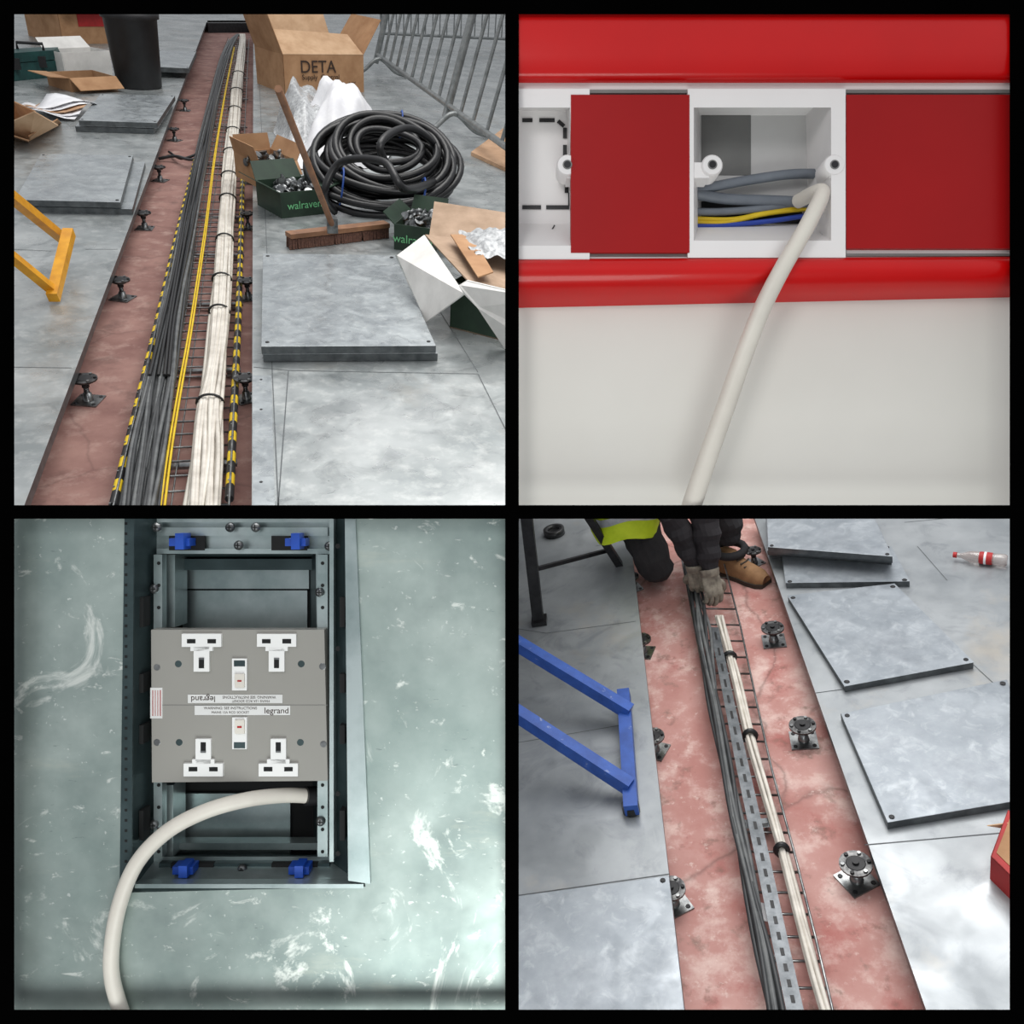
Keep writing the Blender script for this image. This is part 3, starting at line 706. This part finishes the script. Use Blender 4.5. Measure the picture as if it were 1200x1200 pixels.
g.poly([P(u, v, -.0545) for u, v in ((820, 122), (944, 126), (948, 262), (819, 262))], boxin)
g.pbox(822, 128, 880, 205, -.0544, -.0535, mat('box_back_patch_grey', (110, 110, 108), None, 9, .5))  # darker grey patch at the upper left of the box back
g.pbox(822, 236, 940, 262, -.0544, -.0535, dark)
frame4([(597, 104), (691, 104), (691, 304), (597, 304)], [(598, 126), (668, 126), (680, 288), (598, 288)], -.03, .012, upvc, [(599, 130), (664, 130), (668, 262), (599, 262)])
g.poly([P(u, v, -.0295) for u, v in ((599, 130), (666, 130), (670, 264), (599, 264))], upvc)
def dash(a, b, h=-.0285, w=2.3):
    p, q = P(*a, h), P(*b, h); d = (q - p).normalized(); n = V((-d.y, d.x, 0)) * w / 1000
    g.prism([p - n, q - n, q + n, p + n], [x + V((0, 0, .0008)) for x in (p - n, q - n, q + n, p + n)], black)
for a, b in (((612, 141), (624, 141)), ((632, 141), (650, 141)), ((654, 142), (661, 148)), ((662, 150), (662, 162)), ((662, 170), (662, 190)), ((664, 214), (664, 226)), ((668, 226), (668, 241)), ((640, 243), (667, 243)), ((612, 243), (634, 243))): dash(a, b)
for a, b in (((650, 264), (644, 274)), ((680, 262), (672, 270))): dash(a, b, -.02, .8)
g.pbox(669, 111, 808, 296, -.0, .013, redf); g.pbox(992, 111, 1200, 291, -.0, .013, redf)
g.pbox(985, 109, 992, 299, -.0, .009, gstrip)
for c, s in (((663, 205), 1), ((828, 205), -1), ((967, 205), 1)):
    p = P(c[0], c[1], -.017)
    g.lathe(p, [(0, .012), (.028, .0125), (.03, .011)], upvc, 24); g.lathe(p + V((0, 0, .0301)), [(0, .0055), (.0005, .0055)], gstrip, 16)
    g.lathe(p + V((0, 0, .0307)), [(0, .004), (.0005, .004)], dark, 12)
    e = P(c[0] + s * 12, c[1], -.005); g.box(e, .024, .018, .028, upvc)
g.done()
g = Geo('white_cable', P)
pts = [P(935, 236, -.03), P(955, 226, -.0), P(963, 228, .012), P(946, 264, .024), P(915, 318, .024), P(893, 362, .022), P(872, 415, .02), P(850, 478, .017), P(828, 540, .0145), P(808, 600, .0125)]
pp = spline(pts, 8); g.tube(pp, [lerp(.0085, .0115, i / (len(pp) - 1)) for i in range(len(pp))], cream, 16); g.done()
g = Geo('trunking_cables', P)
bgrey = mat('cable_blue_grey', (120, 126, 134), (95, 101, 110), 9, .5); bluec = mat('cable_blue', (40, 70, 170), None, 9, .5)
for ps, r, m_ in (([(808, 226), (840, 218), (890, 209), (930, 204), (970, 204)], .006, bgrey), ([(808, 226), (850, 233), (900, 235), (970, 238)], .0065, bgrey), ([(808, 248), (850, 248), (900, 243), (970, 232)], .0045, bgrey),
                  ([(808, 260), (850, 261), (900, 250), (970, 242)], .003, yell), ([(808, 265), (850, 264), (910, 258), (970, 248)], .003, bluec), ([(808, 256), (860, 257), (905, 247), (970, 238)], .003, yell)):
    g.tube(spline([P(u, v, -.045 + r * 1.2) for u, v in ps], 6), r, m_, 10)
g.done()

# ================================================================== PANEL D : floor box with socket plate
fm = mat('galvanised_plate', (186, 198, 193), (142, 158, 154), 4, .42, .62, .04, rvar=.06)
overlay(fm, (108, 124, 122), 3, .45, .65, .55); overlay(fm, (238, 242, 236), 7, .58, .64, .75, 14, (1, .8, 1), 2.); overlay(fm, (236, 240, 234), 30, .62, .68, .7, 8, (1, 2, 1), .5, rot=.5)
overlay(fm, (215, 214, 196), 5, .57, .72, .45, 10, (.5, 2, 1)); overlay(fm, (90, 104, 102), 40, .66, .71, .5, 6, (1, 5, 1), rot=-.6)
overlay(fm, (240, 244, 240), 120, .66, .7, .5, 4)
bm_ = mat('floor_box_galv', (188, 200, 200), (142, 158, 158), 10, .32, .75)
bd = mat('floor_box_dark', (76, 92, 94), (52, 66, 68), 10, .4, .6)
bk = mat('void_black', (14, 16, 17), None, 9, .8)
g = Geo('floor', P)
g.slab([(-10, 1200), (604, 1200), (604, 1039), (428, 1039), (152, 1046), (-10, 1046)], -.004, 0, fm)
g.slab([(-10, 1046), (152, 1046), (156, 598), (-10, 598)], -.004, 0, fm)
g.slab([(428, 1039), (604, 1039), (604, 598), (412, 598)], -.004, 0, fm)
g.done()
g = Geo('electrical_floor_box', P)
O = [(156, 598), (412, 598), (428, 1039), (152, 1046)]; I = [(184, 598), (386, 598), (388, 1010), (180, 1010)]; Jn = [(192, 648), (370, 648), (375, 1004), (192, 1004)]; K = [(200, 655), (362, 655), (368, 1000), (200, 1000)]
def ring(a, ha, b, hb, mt, skip=()):
    A_ = [P(u, v, ha) for u, v in a]; B_ = [P(u, v, hb) for u, v in b]
    for k in range(4):
        if k in skip: continue
        j = (k + 1) % 4; g.add([A_[k], A_[j], B_[j], B_[k]], [[0, 1, 2, 3]], mt[k] if isinstance(mt, (list, tuple)) else mt)
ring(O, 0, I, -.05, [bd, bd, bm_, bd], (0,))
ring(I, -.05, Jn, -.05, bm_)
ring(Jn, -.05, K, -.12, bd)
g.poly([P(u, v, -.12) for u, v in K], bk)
g.pbox(184, 606, 386, 612, -.05, -.035, bm_); g.pbox(186, 618, 384, 628, -.05, -.044, bm_); g.pbox(184, 643, 386, 649, -.05, -.042, bm_); g.pbox(186, 1012, 386, 1030, -.06, -.04, bd); g.pbox(196, 1026, 384, 1034, -.05, -.036, bm_)
g.pbox(180, 650, 190, 1006, -.05, -.036, bm_); g.pbox(372, 650, 384, 1004, -.05, -.036, bm_)
g.pbox(386, 604, 391, 1010, -.05, -.02, bm_)
g.slab([(408, 1032), (434, 1036), (416, 598), (404, 598)], .0, .006, bm_)
g.slab([(140, 1046), (154, 1046), (157, 598), (146, 598)], .0, .003, bd)
g.pbox(158, 1036, 426, 1041, -.01, .004, bm_)
for v in range(612, 1030, 12):
    g.pbox(146, v, 149, v + 3, .003, .0034, bk)
for v0, v1 in ((700, 735), (790, 812), (850, 872), (950, 985)):
    g.pbox(398, v0, 404, v1, -.03, -.012, bk); g.pbox(163, v0, 168, v1, -.035, -.015, bk)
for v in (640, 760, 930, 1000): g.lathe(P(396, v, -.012), [(0, .003), (.001, .003)], bk, 10)
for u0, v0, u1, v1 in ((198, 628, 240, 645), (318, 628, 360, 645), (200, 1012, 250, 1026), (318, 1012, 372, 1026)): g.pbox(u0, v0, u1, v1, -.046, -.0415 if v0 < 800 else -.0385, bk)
g.pbox(212, 668, 362, 690, -.119, -.112, bm_); g.pbox(205, 930, 340, 1000, -.119, -.114, bm_); g.pbox(196, 650, 205, 735, -.1, -.06, bm_)
g.pbox(196, 655, 368, 668, -.12, -.09, bd); g.pbox(214, 692, 360, 736, -.119, -.115, bm_)
g.pbox(192, 920, 203, 1004, -.1, -.06, bm_); g.pbox(203, 988, 372, 996, -.1, -.08, bm_)
bc = mat('blue_clip', (30, 84, 190), (22, 66, 160), 9, .4)
for u, v in ((210, 634), (346, 634), (214, 1019), (350, 1019)):
    g.pbox(u - 12, v - 3, u + 12, v + 6, -.04, -.02, bc); g.pbox(u - 5, v - 9 if v < 800 else v - 4, u + 5, v + 10, -.035, -.012, bc)
for u, v in ((181, 690), (375, 694), (280, 639), (284, 1018), (181, 966), (376, 962), (184, 618), (386, 640), (270, 618), (300, 618)):
    p = P(u, v, -.036); g.lathe(p, [(0, .006), (.003, .0055), (.005, .003)], steel, 14); g.box(p + V((0, 0, .005)), .006, .0012, .001, bk); g.box(p + V((0, 0, .005)), .0012, .006, .001, bk)
for v in range(660, 1000, 26):
    for u in (186, 378): g.lathe(P(u, v, -.0358), [(0, .0022), (.0003, .0022)], bk, 10)
g.done()
pl = mat('socket_plate_grey', (152, 150, 144), (146, 144, 138), 3, .5); pw = mat('socket_white', (240, 240, 238), (234, 234, 232), 3, .35)
stick = mat('sticker', (232, 232, 230), None, 3, .6)
g = Geo('socket_outlet_plate', P)
g.slab([(178, 917), (384, 915), (380, 738), (177, 738)], -.034, -.018, pl)
HH = -.018
def socket(u, v, up):
    s = 1 if up else -1
    def R(a, b, c, d, h0, h1, m_):
        y0, y1 = v + s * b, v + s * d; g.pbox(u + a, min(y0, y1), u + c, max(y0, y1), h0, h1, m_)
    R(-23, -8, 23, 7, HH, HH + .004, pw); R(-9, 7, 9, 36, HH, HH + .004, pw); R(-13, 7, 13, 12, HH, HH + .004, pw)
    R(-17, -2, -7, 3, HH + .004, HH + .0044, bk); R(7, -2, 17, 3, HH + .004, HH + .0044, bk); R(-3, 20, 3, 32, HH + .004, HH + .0044, bk)
    R(-3, 20, 3, 22, HH + .0044, HH + .005, steel)
socket(236, 751, True); socket(324, 751, True); socket(238, 902, False); socket(326, 902, False)
for v, up in ((791, True), (860, False)):
    g.pbox(272, v - 19, 289, v + 18, HH, HH + .003, pw); g.pbox(275, v - 1 if up else v - 16, 286, v + 15 if up else v, HH + .003, HH + .006, cream)
    if up: g.pbox(274, v - 17, 287, v - 10, HH + .003, HH + .0035, bd)
    else: g.pbox(274, v + 10, 287, v + 17, HH + .003, HH + .0035, bd)
    g.pbox(278, v + 6 if up else v - 9, 283, v + 8 if up else v - 7, HH + .006, HH + .0063, redp)
for u, v in ((209, 778), (353, 778), (210, 870), (352, 870), (184, 782), (378, 781), (184, 870), (379, 872)): g.lathe(P(u, v, HH), [(0, .004), (.0005, .0038)], bd if 190 < u < 370 else steel, 12)
g.pbox(220, 814, 331, 824, HH, HH + .0008, stick); g.pbox(228, 827, 340, 838, HH, HH + .0008, stick); g.pbox(176, 806, 190, 842, HH, HH + .0008, stick); g.pbox(178, 826, 384, 826.6, HH, HH + .0004, gstrip)
for k in range(4): g.pbox(178.5 + k * 3, 809, 179.3 + k * 3, 839, HH + .0008, HH + .0011, redp)
ob = g.done(bevel=.0007)
R180 = Matrix.Rotation(math.pi, 3, 'Z')
text('legrand', ob, P, P(238, 819, HH + .001), .010, ink, R180); text('WARNING: SEE INSTRUCTIONS', ob, P, P(292, 817, HH + .001), .0045, ink, R180); text('MAINS 13A RCD SOCKET', ob, P, P(294, 821.5, HH + .001), .004, ink, R180)
text('legrand', ob, P, P(324, 833, HH + .001), .010, ink); text('WARNING: SEE INSTRUCTIONS', ob, P, P(270, 830, HH + .001), .0045, ink); text('MAINS 13A RCD SOCKET', ob, P, P(270, 835, HH + .001), .004, ink)
g = Geo('white_cable', P)
pts = [P(388, 932, -.06), P(368, 933, -.05), P(335, 932, -.03), P(290, 937, -.005), P(240, 951, .01), P(195, 975, .014), P(160, 1012, .014), P(140, 1060, .013), P(131, 1110, .0125), P(132, 1150, .0125), P(146, 1198, .0125)]
pp = spline(pts, 8); g.tube(pp, .0088, cream, 16)
g.tube([P(378, 932, -.055), P(358, 933, -.042)], .0115, black, 14); g.done()

# ================================================================== lights, world, camera
def area(name, loc, target, size, energy, color=(1, 1, 1)):
    L = bpy.data.lights.new(name, 'AREA'); L.size = size; L.energy = energy; L.color = color
    o = bpy.data.objects.new(name, L); scene.collection.objects.link(o); o.location = loc
    o.rotation_euler = (V(target) - V(loc)).to_track_quat('-Z', 'Y').to_euler(); return o
area('added_overhead_light', A.M @ V((1, 7, 6)), A.M @ V((-.5, 6, 0)), 5, 350, (1, .98, .95))  # unseen area lamp added over panel A for soft shadows
area('added_overhead_light', B.M @ V((1.2, 3.2, 3.2)), B.M @ V((.3, 2.9, 0)), 2.2, 66, (1, .99, .97))  # unseen area lamp added near panel B to light its floor
area('added_front_light', CAM + cw((-.5, -.9, -.6)), CAM + cw((.3, -.2, 1)), .5, 7, (1, .98, .96))  # unseen lamp added behind the camera for panel C highlight and cable shadow
area('added_front_light', CAM + cw((.05, 1.3, -.25)), CAM + cw((-.15, .4, 1)), 1.0, 17, (.95, 1, .975))  # unseen lamp added below the camera to brighten the lower plate of panel D
w = bpy.data.worlds.new('World'); scene.world = w; w.use_nodes = True; nt = w.node_tree
bg = nt.nodes['Background']; tc = nt.nodes.new('ShaderNodeTexCoord'); sp = nt.nodes.new('ShaderNodeSeparateXYZ'); cr = nt.nodes.new('ShaderNodeValToRGB')
nt.links.new(tc.outputs['Generated'], sp.inputs[0]); mr = nt.nodes.new('ShaderNodeMapRange'); mr.inputs[1].default_value = -1; mr.inputs[2].default_value = 1
nt.links.new(sp.outputs['Z'], mr.inputs[0]); nt.links.new(mr.outputs[0], cr.inputs[0])
cr.color_ramp.elements[0].color = (.18, .18, .19, 1); cr.color_ramp.elements[0].position = .35
cr.color_ramp.elements[1].color = (.85, .87, .9, 1); cr.color_ramp.elements[1].position = .85
nt.links.new(cr.outputs[0], bg.inputs[0]); bg.inputs[1].default_value = .78
cd = bpy.data.cameras.new('Camera'); cd.sensor_width = 36; cd.lens = 30; cd.clip_start = .01
co = bpy.data.objects.new('Camera', cd); scene.collection.objects.link(co)
co.matrix_world = mat4(cw((1, 0, 0)), cw((0, -1, 0)), cw((0, 0, -1)), CAM)
scene.camera = co
